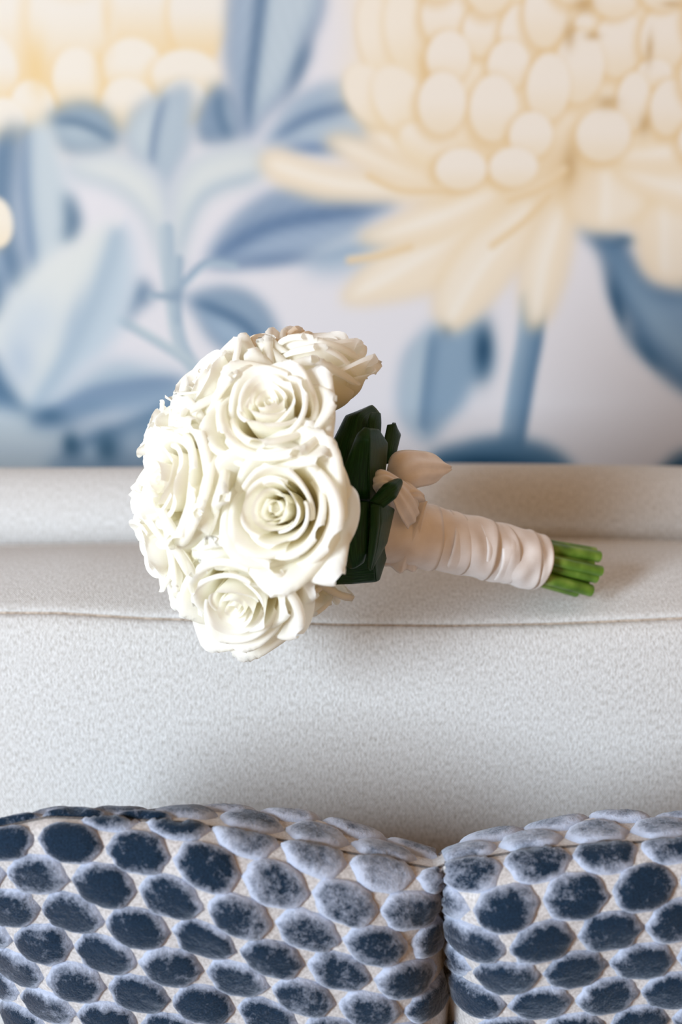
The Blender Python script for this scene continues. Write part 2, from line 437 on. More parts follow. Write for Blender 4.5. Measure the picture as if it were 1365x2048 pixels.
    # --- blue foliage, right half
    leaf([(1148, 450), (1185, 460), (1238, 470), (1266, 512), (1302, 562), (1365, 576), (1450, 560), (1560, 640), (1580, 800), (1480, 830), (1368, 784), (1310, 732), (1270, 692), (1254, 640), (1224, 592), (1210, 530), (1188, 488)],
         [(1150, 452), (1230, 510), (1310, 640), (1440, 760)], (124, 152, 186), (104, 134, 170), (132, 160, 192), ribw=30, edge=(78, 110, 146), edgew=28)
    patch(1236, 610, 14, 60, (54, 90, 126), 0.8, 18); patch(1300, 710, 16, 50, (66, 102, 138), 0.7, 40); patch(1250, 480, 26, 14, (66, 100, 136), 0.8)
    leaf([(1360, 560), (1400, 480), (1500, 440), (1640, 460), (1700, 560), (1600, 640), (1460, 620)], [(1380, 560), (1520, 530), (1680, 560)], (120, 148, 182), (146, 170, 198), (98, 126, 160))
    stroke([(1068, 600), (1060, 680), (1045, 760), (1022, 900)], 26, (96, 128, 163), (146, 170, 198), 0.35)
    leaf([(798, 762), (813, 702), (848, 662), (880, 640), (902, 662), (944, 631), (974, 660), (990, 708), (981, 754), (955, 766), (930, 812), (892, 850), (862, 886), (830, 872), (800, 830)],
         [(872, 645), (862, 720), (848, 850)], (134, 160, 190), (170, 188, 210), (116, 144, 176), ribw=15, edge=(150, 172, 199))
    patch(968, 700, 22, 60, (44, 80, 114), 0.9); patch(895, 656, 14, 20, (92, 122, 156), 0.8)
    leaf([(850, 970), (866, 908), (910, 890), (980, 874), (1050, 878), (1112, 900), (1150, 940), (1150, 990)], [(860, 960), (1000, 930), (1150, 960)], (88, 122, 156), (48, 86, 118), (64, 100, 134), ribw=24)
    patch(960, 925, 90, 16, (38, 78, 110), 0.8)
    leaf([(1318, 970), (1330, 930), (1370, 902), (1460, 890), (1600, 920), (1600, 980)], [(1340, 940), (1560, 940)], (70, 104, 138), (50, 86, 118), (58, 94, 126))
    # --- the large cream flower at the upper right
    leaf([(700, -40), (716, 60), (694, 130), (700, 190), (745, 245), (870, 330), (1000, 420), (1150, 430), (1300, 440), (1500, 420), (1700, 300), (1760, 60), (1650, -200), (1300, -310), (950, -280), (760, -160)],
         [(900, -200), (1100, 100), (1300, 300)], (243, 228, 205), (243, 228, 205), (242, 225, 198), soft=8)
    pet, ps = (243, 228, 206), (238, 215, 180)
    for pts, rib in (
        ([(684, 594), (740, 522), (820, 478), (930, 430), (1030, 380), (965, 505), (880, 575), (780, 603), (705, 608)], [(690, 600), (850, 510), (1020, 390)]),
        ([(716, 472), (770, 445), (860, 400), (970, 355), (1010, 400), (905, 472), (812, 492), (740, 490)], [(720, 480), (860, 440), (1000, 380)]),
        ([(521, 318), (556, 300), (640, 328), (742, 344), (880, 360), (900, 402), (770, 404), (662, 402), (592, 384), (540, 356)], [(525, 322), (700, 370), (890, 385)]),
        ([(652, 276), (700, 268), (765, 300), (870, 335), (930, 385), (805, 374), (720, 334), (665, 302)], [(655, 280), (780, 325), (920, 380)]),
        ([(730, 262), (760, 240), (830, 270), (900, 330), (930, 370), (840, 350), (760, 300)], [(735, 260), (830, 310), (925, 368)]),
        ([(880, 650), (868, 590), (900, 520), (962, 450), (1075, 385), (1075, 470), (1015, 565), (962, 625), (918, 660)], [(900, 640), (960, 540), (1070, 400)]),
        ([(1050, 640), (1038, 560), (1058, 480), (1105, 390), (1150, 395), (1143, 500), (1122, 584), (1092, 645), (1066, 660)], [(1070, 640), (1090, 520), (1130, 400)]),
        ([(1265, 430), (1290, 398), (1370, 375), (1450, 470), (1420, 560), (1345, 570), (1292, 545), (1275, 492)], [(1330, 390), (1330, 560)]),
        ([(1120, 400), (1140, 350), (1210, 320), (1300, 370), (1290, 430), (1220, 462), (1160, 450)], [(1215, 330), (1210, 450)]),
        ([(1225, 340), (1290, 310), (1400, 330), (1480, 400), (1400, 430), (1300, 400)], [(1240, 340), (1440, 400)]),
        ([(1180, 300), (1260, 290), (1400, 260), (1450, 300), (1380, 340), (1260, 340)], [(1190, 310), (1420, 300)])):
        leaf(pts, rib, (244, 231, 211), (243, 227, 203), (246, 236, 220), ribw=12, soft=3, edge=(239, 217, 182), edgew=18)
    for a in ((760, 80, 36, 80, 15), (740, 190, 40, 60, 35), (820, 60, 44, 80, 10), (800, 200, 44, 66, 30), (860, 290, 60, 36, -25)):
        blob(*a, tip=(244, 232, 214), base=(241, 222, 190), halo=(236, 210, 168), soft=5, hs=0.55)
    patch(850, 150, 12, 50, (228, 192, 138), 0.6, 15); patch(960, 330, 90, 60, (234, 202, 152), 0.45); patch(1120, 340, 60, 70, (226, 190, 136), 0.5)
    inner = [(893, 30, 46, 56), (965, 62, 36, 46), (1043, 68, 40, 54), (1093, 22, 41, 66), (1018, 130, 40, 46), (898, 114, 42, 48), (1178, 47, 26, 20), (1240, 88, 47, 60),
             (1330, 75, 45, 60), (1233, -10, 46, 40), (1330, -20, 44, 36), (1420, 30, 46, 60), (1160, 134, 47, 66), (1098, 174, 42, 62), (988, 216, 46, 62), (885, 206, 46, 58),
             (1310, 146, 34, 26), (1268, 202, 32, 54), (1340, 215, 37, 52), (1410, 150, 44, 56), (1063, 270, 42, 44), (1028, 334, 48, 38), (923, 338, 50, 40), (1208, 270, 53, 50),
             (980, -40, 46, 60), (1150, -60, 46, 60), (880, -70, 48, 60), (1060, -110, 46, 56), (1260, -110, 48, 60), (1400, -80, 48, 60), (1500, 60, 48, 66), (1480, 210, 44, 60), (1410, 280, 50, 44),
             (1180, -190, 50, 60), (1340, -200, 50, 60), (980, -160, 50, 60), (1560, 160, 50, 70), (1540, -70, 50, 66)]
    for a in inner:
        blob(*a, tip=(243, 232, 217), base=(240, 222, 194), halo=(228, 194, 142), hs=0.6)
    for a in ((1140, 70, 12, 26), (1186, 72, 16, 8), (1168, 10, 20, 16), (1216, 205, 22, 14), (1290, 250, 12, 22), (1300, 100, 8, 30), (1140, 330, 16, 40), (1345, 8, 20, 6)):
        patch(*a, (192, 152, 96), 0.6)
    for p in ([(1130, 340), (1090, 372), (1020, 398)], [(1095, 390), (1050, 440), (985, 490)], [(880, 380), (800, 378), (740, 350)], [(820, 492), (760, 510), (700, 520)]):
        stroke(p, 7, (232, 202, 156), (240, 218, 184), 0.95)
    # --- a little more foliage outside the picture, as the print goes on
    for q in (((-470, 520), (-330, 420), (-160, 400), (-120, 440), (-260, 520), (-400, 560)), ((-440, 760), (-320, 640), (-170, 600), (-110, 650), (-230, 740), (-380, 800))):
        leaf(q, [q[0], q[2]], B1, B2, BD)
    leaf([(1640, 900), (1660, 760), (1740, 660), (1820, 640), (1800, 780), (1720, 880)], [(1650, 890), (1810, 650)], B2, B3, BD)
    leaf([(480, -140), (560, -260), (640, -300), (640, -220), (560, -120)], [(490, -140), (630, -290)], B2, B3, BD)

    col = lin(np.clip(img, 0, 255)) * np.array([0.735, 0.735, 0.735])
    # widen the outermost rows so that the wall reaches the floor and well past the picture
    xs = xs.copy(); zs = zs.copy(); xs[0], xs[-1] = -2.2, 2.2; zs[0], zs[-1] = FLOOR_Z, 1.55
    for e in (np.s_[0, :], np.s_[-1, :], np.s_[:, 0], np.s_[:, -1], np.s_[1, :], np.s_[-2, :], np.s_[:, 1], np.s_[:, -2]): col[e] = lin((231, 227, 229)) * np.array([0.735, 0.735, 0.735])
    nx, nz = len(xs), len(zs)
    X, Z = np.meshgrid(xs, zs)
    V = np.stack([X.ravel(), np.full(X.size, WALL_Y), Z.ravel()], 1)
    idx = np.arange(nx * nz).reshape(nz, nx)
    F = np.stack([idx[:-1, :-1], idx[:-1, 1:], idx[1:, 1:], idx[1:, :-1]], -1).reshape(-1, 4)
    me = bpy.data.meshes.new('wall_back')
    me.vertices.add(len(V)); me.vertices.foreach_set('co', V.ravel())
    me.loops.add(F.size); me.loops.foreach_set('vertex_index', F.ravel())
    me.polygons.add(len(F)); me.polygons.foreach_set('loop_start', np.arange(0, F.size, 4)); me.polygons.foreach_set('loop_total', np.full(len(F), 4))
    me.update(calc_edges=True)
    ca = me.color_attributes.new('print', 'FLOAT_COLOR', 'POINT')
    ca.data.foreach_set('color', np.concatenate([col.reshape(-1, 3), np.ones((nx * nz, 1))], 1).ravel())
    me.materials.append(M['mural'])
    o = bpy.data.objects.new('wall_back', me); COL.objects.link(o)
    tag(o, 'pale wall printed with a mural of cream flowers and blue leaves', kind='structure')
build_wall()

# ------------------------------------------------------------------ floor
fl = mesh_obj('floor', [(-2.2, -2.4, FLOOR_Z), (2.2, -2.4, FLOOR_Z), (2.2, WALL_Y, FLOOR_Z), (-2.2, WALL_Y, FLOOR_Z)], [(0, 1, 2, 3)], M['floor'], smooth=False)
tag(fl, 'brown wooden floor under the sofa', kind='structure')

# ------------------------------------------------------------------ upholstery swept along x
def swept(name, prof, xs, mat, parent, warp=None, caps=True):
    """profile of (y,z) points swept along x; uv in metres"""
    prof = np.asarray(prof, float); n = len(prof)
    arc = np.concatenate([[0], np.cumsum(np.hypot(*np.diff(prof, axis=0).T))])
    V, UV = [], []
    for x in xs:
        for k, (y, z) in enumerate(prof):
            p = np.array([x, y, z])
            if warp: p = warp(p, arc[k] / arc[-1])
            V.append(p); UV.append((x, arc[k]))
    m = len(xs); F = []
    for j in range(m - 1):
        for i in range(n - 1):
            F.append((j * n + i, (j + 1) * n + i, (j + 1) * n + i + 1, j * n + i + 1))
    if caps:
        F.append(tuple(range(n))); F.append(tuple((m - 1) * n + k for k in reversed(range(n))))
    return mesh_obj(name, V, F, mat, parent, uv=UV)

def arc_pts(cy, cz, r, a0, a1, n):
    return [(cy + r * math.cos(a), cz + r * math.sin(a)) for a in np.linspace(math.radians(a0), math.radians(a1), n)]

sofa = empty('sofa', (0, -0.1, FLOOR_Z))
tag(sofa, 'cream upholstered sofa with a rounded back against the mural wall', 'sofa')
def sub(o):   # keep world placement when parented to a moved empty
    o.matrix_parent_inverse = Matrix.Translation(-o.parent.location); return o
xs_long = np.concatenate([np.linspace(-1.0, -0.45, 12), np.linspace(-0.43, 0.43, 60), np.linspace(0.45, 1.0, 12)])
def warp_back(p, s):
    p[2] += 0.0022 * math.sin(p[0] * 9 + 0.6) * (1 if p[2] > -0.05 else 0) - 0.004 * p[0] * (1 if p[2] > -0.05 else 0)
    return p
prof = [(0.142, SEAT_Z)] + [(0.142, z) for z in np.linspace(SEAT_Z + 0.05, -0.03, 10)] + arc_pts(0.182, 0.0, 0.040, 180, 20, 18) + [(0.228, z) for z in np.linspace(-0.03, FLOOR_Z + 0.1, 12)]
sub(swept('back_frame', prof, xs_long, M['up'], sofa, warp_back))
def rounded(y0, y1, z0, z1, r, n=6):
    return arc_pts(y0 + r, z0 + r, r, 270, 180, n) + arc_pts(y0 + r, z1 - r, r, 180, 90, n) + arc_pts(y1 - r, z1 - r, r, 90, 0, n) + arc_pts(y1 - r, z0 + r, r, 0, -90, n)
sub(swept('seat', rounded(-0.62, 0.14, SEAT_Z - 0.16, SEAT_Z, 0.035), np.linspace(-1.0, 1.0, 40), M['up'], sofa))
sub(swept('base', rounded(-0.60, 0.22, FLOOR_Z + 0.10, SEAT_Z - 0.16, 0.01), np.linspace(-1.0, 1.0, 12), M['up'], sofa))
for lx in (-0.92, 0.92):
    for ly in (-0.54, 0.16):
        n = 14
        V = [(lx + r * math.cos(2 * math.pi * k / n), ly + r * math.sin(2 * math.pi * k / n), z) for z, r in ((FLOOR_Z, 0.016), (FLOOR_Z + 0.012, 0.018), (FLOOR_Z + 0.11, 0.028)) for k in range(n)]
        sub(mesh_obj('leg', V, grid_faces(n, 3, True) + [tuple(reversed(range(n))), tuple(range(2 * n, 3 * n))], M['floor'], sofa))

# loose back cushion: front panel, top boxing strip, rear panel, side panels, two seams
BC0, BC1 = -0.56, 0.62
cushion = empty('back_cushion', (0.03, 0.06, SEAT_Z))
tag(cushion, 'thick cream woven back cushion leaning on the sofa back, under the bouquet', 'cushion')
xs_c = np.concatenate([np.linspace(BC0, -0.42, 8), np.linspace(-0.41, 0.41, 120), np.linspace(0.42, BC1, 10)])
def seam_wave(x):
    px = 682 + x / 0.0003
    return float(np.interp(px, [-900, 0, 120, 300, 450, 680, 900, 1100, 1365, 2300], [0.004, 0.0050, 0.0048, 0.0012, 0.0, -0.0028, -0.0034, -0.0022, 0.0015, 0.004]))
def dents(x, s):
    return 0.003 * math.sin(7 * x + 4 * s) * math.sin(math.pi * s) + 0.0018 * math.sin(23 * x - 6 * s + 1) * math.sin(math.pi * min(1, s * 3))
def warp_front(p, s):
    p[2] += seam_wave(p[0]) * max(0, 1 - s * 3); p[1] += dents(p[0], s); return p
def warp_top(p, s):
    w = seam_wave(p[0]); p[2] += w * (1 - s) + 0.0012 * math.sin(p[0] * 31) * math.sin(math.pi * s) + (0.0025 * math.sin(p[0] * 8 + 1)) * s
    return p
front = [(-0.0005, -0.0035), (-0.0030, -0.0015), (-0.0062, -0.0032), (-0.0098, -0.0085)]
front += [(-0.0105 - 0.027 * math.sin(math.pi * t) ** 0.8 if t > 0 else -0.0105, -0.011 - t * (abs(SEAT_Z) - 0.011)) for t in np.linspace(0.01, 1, 46)]
sub(swept('front_panel', front, xs_c, M['up'], cushion, warp_front, False))
top = [(0.0008, -0.0040), (0.0004, -0.0008), (0.0030, 0.0012), (0.0075, 0.0026)] + [(0.0075 + 0.117 * t, 0.0026 + 0.0075 * math.sin(math.pi * t)) for t in np.linspace(0.05, 1, 22)] + [(0.128, 0.0010), (0.1305, -0.0022)]
sub(swept('top_panel', top, xs_c, M['up'], cushion, warp_top, False))
rear = [(0.1300, -0.0022), (0.1318, 0.0014), (0.1355, 0.0010), (0.138, -0.004), (0.1395, -0.02)] + [(0.1395, z) for z in np.linspace(-0.05, SEAT_Z, 10)]
sub(swept('rear_panel', rear, xs_c, M['up'], cushion, lambda p, s: p + np.array([0, 0, 0.0025 * math.sin(p[0] * 8 + 1) if s < 0.1 else 0]), False))
for x in (BC0, BC1):
    ring = front[::-1] + top + rear
    V = [(x, y, z + (seam_wave(x) if z > -0.02 else 0)) for y, z in ring]
    sub(mesh_obj('side_panel', V, [tuple(range(len(V)))], M['up'], cushion, smooth=False))
def tube(name, pts, r, mat, parent, n=8):
    pts = np.asarray(pts, float); V = []
    for i, p in enumerate(pts):
        t = pts[min(i + 1, len(pts) - 1)] - pts[max(i - 1, 0)]; t /= np.linalg.norm(t)
        a = np.cross(t, (0, 0, 1.0)); a /= np.linalg.norm(a); b = np.cross(a, t)
        V += [p + r * (a * math.cos(2 * math.pi * k / n) + b * math.sin(2 * math.pi * k / n)) for k in range(n)]
    return mesh_obj(name, V, grid_faces(n, len(pts), True), mat, parent)
sub(tube('seam', [(x, 0.0002, -0.0024 + seam_wave(x)) for x in xs_c], 0.0010, M['welt'], cushion))
sub(tube('seam', [(x, 0.1302, -0.0014 + 0.0025 * math.sin(x * 8 + 1)) for x in xs_c], 0.0010, M['welt'], cushion))

# ------------------------------------------------------------------ throw pillow with raised velvet cells
PW, PH, PXC = 0.50, 0.44, 0.052
P_TOP = np.array([PXC, -0.155, -0.0455])    # middle of the top seam before the chop
pillow = empty('throw_pillow', (PXC, -0.14, SEAT_Z))
tag(pillow, 'navy velvet throw pillow with raised honeycomb cells and a chopped top', 'pillow')
def crease_x(z): return 0.008 * sstep(0.215, 0.08, z)
def pillow_pt(X, Zc, front):
    """X, Zc: flat coordinates on the cover; front True or False; arrays"""
    X = np.asarray(X, float); Zc = np.asarray(Zc, float)
    u = np.clip(X / (PW / 2), -1, 1); v = np.clip(Zc / (PH / 2), -1, 1)
    e = np.sqrt(np.clip(1 - np.abs(u) ** 2.6, 0, 1)) * np.sqrt(np.clip(1 - np.abs(v) ** 2.2, 0, 1))
    T = (0.070 if front else 0.060) * e ** 0.95
    dx = X - crease_x(Zc); ax = np.abs(dx)
    t = np.clip(ax / np.where(dx < 0, 0.046, 0.034), 0, 1); g = np.sqrt(1 - (1 - t) ** 2)
    k = 0.55 + 0.35 * sstep(-0.02, 0.19, Zc) if front else 0.25
    T = T * (1 - k * (1 - g))
    seam = np.interp(dx, [-0.25, -0.20, -0.13, -0.004, 0.004, 0.05, 0.16, 0.25], [0.012, 0.0, 0.003, 0.030, 0.026, 0.018, 0.010, 0.020])
    ridge = np.interp(dx, [-0.25, -0.20, -0.10, -0.07, -0.004, 0.004, 0.03, 0.08, 0.14, 0.25], [0.012, 0.0, 0.0, 0.003, 0.024, 0.022, 0.015, 0.004, 0.001, 0.020])
    if front: drop = seam * sstep(0.0, 0.219, Zc)
    else: drop = seam * sstep(0.205, 0.2199, Zc) + ridge * sstep(0.0, 0.205, Zc) * (1 - sstep(0.205, 0.2199, Zc))
    lump = 0.0022 * np.sin(38 * X + 9) * np.sin(47 * Zc + 2) + 0.0014 * np.sin(90 * X + 60 * Zc)
    T = T + lump * np.clip(e * 2, 0, 1)
    yp = P_TOP[1] + 0.052 * (1 - np.clip((Zc - 0.03) / 0.19, 0, 1) ** 2)
    zz = P_TOP[2] - PH / 2 + np.clip(Zc, -PH / 2, PH / 2) - drop
    xx = PXC + X * (1 - 0.03 * (1 - v * v))
    return np.stack([xx, yp - (T if front else -T), zz], -1)
def arc_table(front):
    z = PH / 2 * np.sin(np.linspace(math.pi / 2, -math.pi / 2, 1500))
    p = pillow_pt(np.full(len(z), -0.12), z, front)
    return np.concatenate([[0], np.cumsum(np.linalg.norm(np.diff(p, axis=0), axis=1))]), z
ARC = {True: arc_table(True), False: arc_table(False)}
def pillow_frame(X, Sd, front):
    """X across, Sd distance down the cover from the top seam"""
    t, z = ARC[front]; d = 0.0007
    Sd = np.clip(Sd, 0.0009, t[-1] - 0.001)
    f = lambda x, s: pillow_pt(x, np.interp(s, t, z), front)
    p = f(X, Sd)
    a = f(X + d, Sd) - f(X - d, Sd); b = f(X, Sd - d) - f(X, Sd + d)
    n = np.cross(a, b); n /= np.linalg.norm(n, axis=-1, keepdims=True) + 1e-12
    if not front: n = -n
    return p, n
us = np.unique(np.concatenate([np.sin(np.linspace(-math.pi / 2, math.pi / 2, 90)) * PW / 2, np.linspace(-0.06, 0.06, 81)])); vs = np.sin(np.linspace(-math.pi / 2, math.pi / 2, 110)) * PH / 2
UX, VZ = np.meshgrid(us, vs)
for nm, fr in (('front_cover', True), ('rear_cover', False)):
    V = pillow_pt(UX, VZ, fr).reshape(-1, 3)
    F = grid_faces(len(us), len(vs))
    if not fr: F = [tuple(reversed(f)) for f in F]
    sub(mesh_obj(nm, V, F, M['cloth'], pillow))
sx = us[3:-3]
sub(tube('seam', pillow_pt(sx, np.full(len(sx), PH / 2), True) + np.array([0, 0, 0.0004]), 0.0006, M['thread'], pillow, 6))

CELL_A, CELL_B = 0.0345, 0.0215
def cell_mesh(cx, cs, ang, front, side):
    nA = 24; prof = ((0, 1.0), (0.35, 0.98), (0.58, 0.92), (0.75, 0.80), (0.88, 0.58), (0.97, 0.28), (1.02, -0.2)); nR = len(prof) - 1
    hw, hh = 0.0166, 0.0126
    jit = rng.normal(0, 0.022, nA); jit2 = rng.normal(0, 0.03, nA)
    ca, sa = math.cos(ang), math.sin(ang)
    X, Sd, H, R = [], [], [], []
    for j, (r, h) in enumerate(prof):
        for k in range(1 if j == 0 else nA):
            a = 2 * math.pi * k / nA
            hexr = min(1.0 / max(abs(math.cos(a)) * 0.96 + abs(math.sin(a)) * 0.42, abs(math.sin(a)) * 1.02), 1.03) * (1 + (jit[k] if j > 2 else 0))
            x, z = hexr * r * hw * math.cos(a), hexr * r * hh * math.sin(a)
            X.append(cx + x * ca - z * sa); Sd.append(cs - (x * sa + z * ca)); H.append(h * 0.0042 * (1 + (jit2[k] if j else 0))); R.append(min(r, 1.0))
    X, Sd, H = np.array(X), np.array(Sd), np.array(H)
    over = Sd < 0.0012; wide = np.abs(X) > PW / 2 - 0.001
    t, z = ARC[front]; cr = crease_x(np.interp(np.clip(Sd, 0, t[-1]), t, z)); cl = (X - cr) * side < 0.0015
    if np.mean(over | cl | wide) > 0.72: return None
    Xc = np.clip(np.where(cl, cr + side * 0.0015, X), -PW / 2 + 0.001, PW / 2 - 0.001); Sc = np.maximum(Sd, 0.0012)
    H = np.where(over | cl | wide, -0.0004, H)
    p, n = pillow_frame(Xc, Sc, front)
    V = p + n * H[:, None]
    F = [(0, 1 + k, 1 + (k + 1) % nA) for k in range(nA)]
    for j in range(1, nR):
        b0, b1 = 1 + (j - 1) * nA, 1 + j * nA
        F += [(b0 + k, b1 + k, b1 + (k + 1) % nA, b0 + (k + 1) % nA) for k in range(nA)]
    if not front: F = [tuple(reversed(f)) for f in F]
    # silver sheen painted on flattened pile: most round the middle of the top
    px = cx + PXC
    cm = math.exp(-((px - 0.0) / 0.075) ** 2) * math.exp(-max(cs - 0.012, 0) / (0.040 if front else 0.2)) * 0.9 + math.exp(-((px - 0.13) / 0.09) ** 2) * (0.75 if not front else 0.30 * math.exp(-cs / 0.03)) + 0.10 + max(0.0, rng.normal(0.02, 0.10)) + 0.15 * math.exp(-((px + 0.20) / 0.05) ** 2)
    return V, F, np.full(len(V), min(cm, 1.0)), R
def lay_cells(front, side, ang, phase, flip=1):
    """honeycomb lattice on one half of one face, tipped by ang; s runs down from the seam"""
    ca, sa = math.cos(ang), math.sin(ang); got = []
    smax = ARC[front][0][-1]
    for j in range(-10, 36):
        for i in range(-14, 15):
            lx = (i + 0.5 * (j % 2)) * CELL_A + phase[0]; ls = j * CELL_B + phase[1]
            cx = lx * ca + ls * sa * flip; cs = ls * ca - lx * sa * flip
            if cx * side < -0.012 or abs(cx) > PW / 2 - 0.002 or cs < -0.009 or cs > smax - 0.012: continue
            got.append((cx, cs, ang * flip + rng.normal(0, 0.05), front, side))
    return got
AL, AR = math.radians(-4.5), math.radians(3)
cells = lay_cells(True, -1, AL, (0.004, 0.011)) + lay_cells(True, 1, AR, (0.012, 0.010))
cells += lay_cells(False, -1, AL, (0.004, 0.008), -1) + lay_cells(False, 1, AR, (0.012, 0.009), -1)
rest_V, rest_F, rest_C, rest_R = [], [], [], []
for c in cells:
    r = cell_mesh(*c)
    if r is None: continue
    V, F, C, R = r
    if c[1] < (0.205 if c[3] else 0.10):
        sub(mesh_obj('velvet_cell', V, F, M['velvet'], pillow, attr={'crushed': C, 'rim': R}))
    else:
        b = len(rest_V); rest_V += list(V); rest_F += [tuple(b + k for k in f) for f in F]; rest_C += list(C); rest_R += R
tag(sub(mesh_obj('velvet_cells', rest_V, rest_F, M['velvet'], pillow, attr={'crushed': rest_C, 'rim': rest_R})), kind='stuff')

# ------------------------------------------------------------------ bouquet
bouquet = empty('bridal_bouquet', (0.0, -0.02, 0.0))
tag(bouquet, 'round bouquet of white roses lying on the cream cushion, stems wrapped in ribbon', 'bouquet')
E_R = np.array([1.0, 0, 0]); E_U = np.array([0, math.sin(PITCH), math.cos(PITCH)]); E_C = np.array([0, -math.cos(PITCH), math.sin(PITCH)])

def petal(phi, r, h, flare, W, tipang, roll, rollang, wav, lean, seed, nu=29, nv=26, r0=0.0055, cup=0.0):
    """one petal in rose space (axis z). r belly radius, h height, flare outward bend of the lip, W half width,
       roll radius of the rolled margin, rollang how far round it turns, tipang slope of the fold lines"""
    g = np.random.default_rng(seed)
    L = h * 1.12
    uu = np.linspace(-1, 1, nu); vv = np.linspace(0, 1, nv) ** 0.8
    U, Vv = np.meshgrid(uu, vv)
    # outline: a shield whose two upper margins run straight up to a pointed tip
    tipx = g.normal(0, 0.16) * W; al, ar = tipang * g.uniform(0.8, 1.2), tipang * g.uniform(0.8, 1.2)
    at_ = uu * W; ang = np.where(at_ < tipx, al, ar); tipz = L * 0.97
    marg = roll * rollang * (0.06 + 0.94 * sstep(0.0, min(0.009, 0.45 * W), np.abs(at_ - tipx)))
    btop = np.maximum(tipz - np.tan(ang) * np.abs(at_ - tipx) ** 1.05 / W ** 0.05, 0.50 * L) + marg / np.cos(ang)
    Bq = Vv * btop[None, :]
    A = U * W * (0.30 + 0.70 * np.sin(np.clip(Bq / L / 0.55, 0, 1) * math.pi / 2))
    ph = g.uniform(0, 6.28, 4)
    def S(a, b):
        t = np.clip(b / L, -0.1, 1.3)
        belly = np.sin(np.clip(t / 0.55, 0, 1) * math.pi / 2)
        open_ = np.clip((t - 0.42) / 0.58, 0, 2)
        rho = r0 + (r - r0) * belly + flare * open_ ** 2
        z = h * t - 0.45 * abs(flare) * open_ ** 2.6 - (0 if flare > 0 else 0)
        rad = np.maximum(r0 + (r - r0) * belly + 0.35 * max(flare, 0) * open_, 0.004)
        th = phi + a / rad
        rr = rho + cup * (a / W) ** 2 + wav * np.sin(a / W * 5 + ph[0]) * open_ + 0.5 * wav * np.sin(t * 9 + a / W * 3 + ph[1])
        z = z + lean * a + 0.6 * wav * np.sin(a / W * 6 + ph[2]) * open_
        return np.stack([rr * np.cos(th), rr * np.sin(th), z], -1)
    def N(a, b):
        d = 2e-4
        n = np.cross(S(a + d, b) - S(a - d, b), S(a, b + d) - S(a, b - d)); return n / (np.linalg.norm(n, axis=-1, keepdims=True) + 1e-12)
    nx = np.where(A < tipx, -np.sin(al), np.sin(ar)); nz = np.where(A < tipx, np.cos(al), np.cos(ar))
    fz = np.maximum(tipz - np.tan(np.where(A < tipx, al, ar)) * np.abs(A - tipx) ** 1.05 / W ** 0.05, 0.50 * L)
    dd = np.maximum((Bq - fz) * nz, 0)                       # distance past the fold line
    th = dd / roll
    a1 = A - nx * dd + nx * roll * np.sin(th); b1 = Bq - nz * dd + nz * roll * np.sin(th)
    P = S(a1, b1) + N(a1, b1) * (roll * (1 - np.cos(th)))[..., None]
    return P.reshape(-1, 3), grid_faces(nu, nv), Vv.ravel()

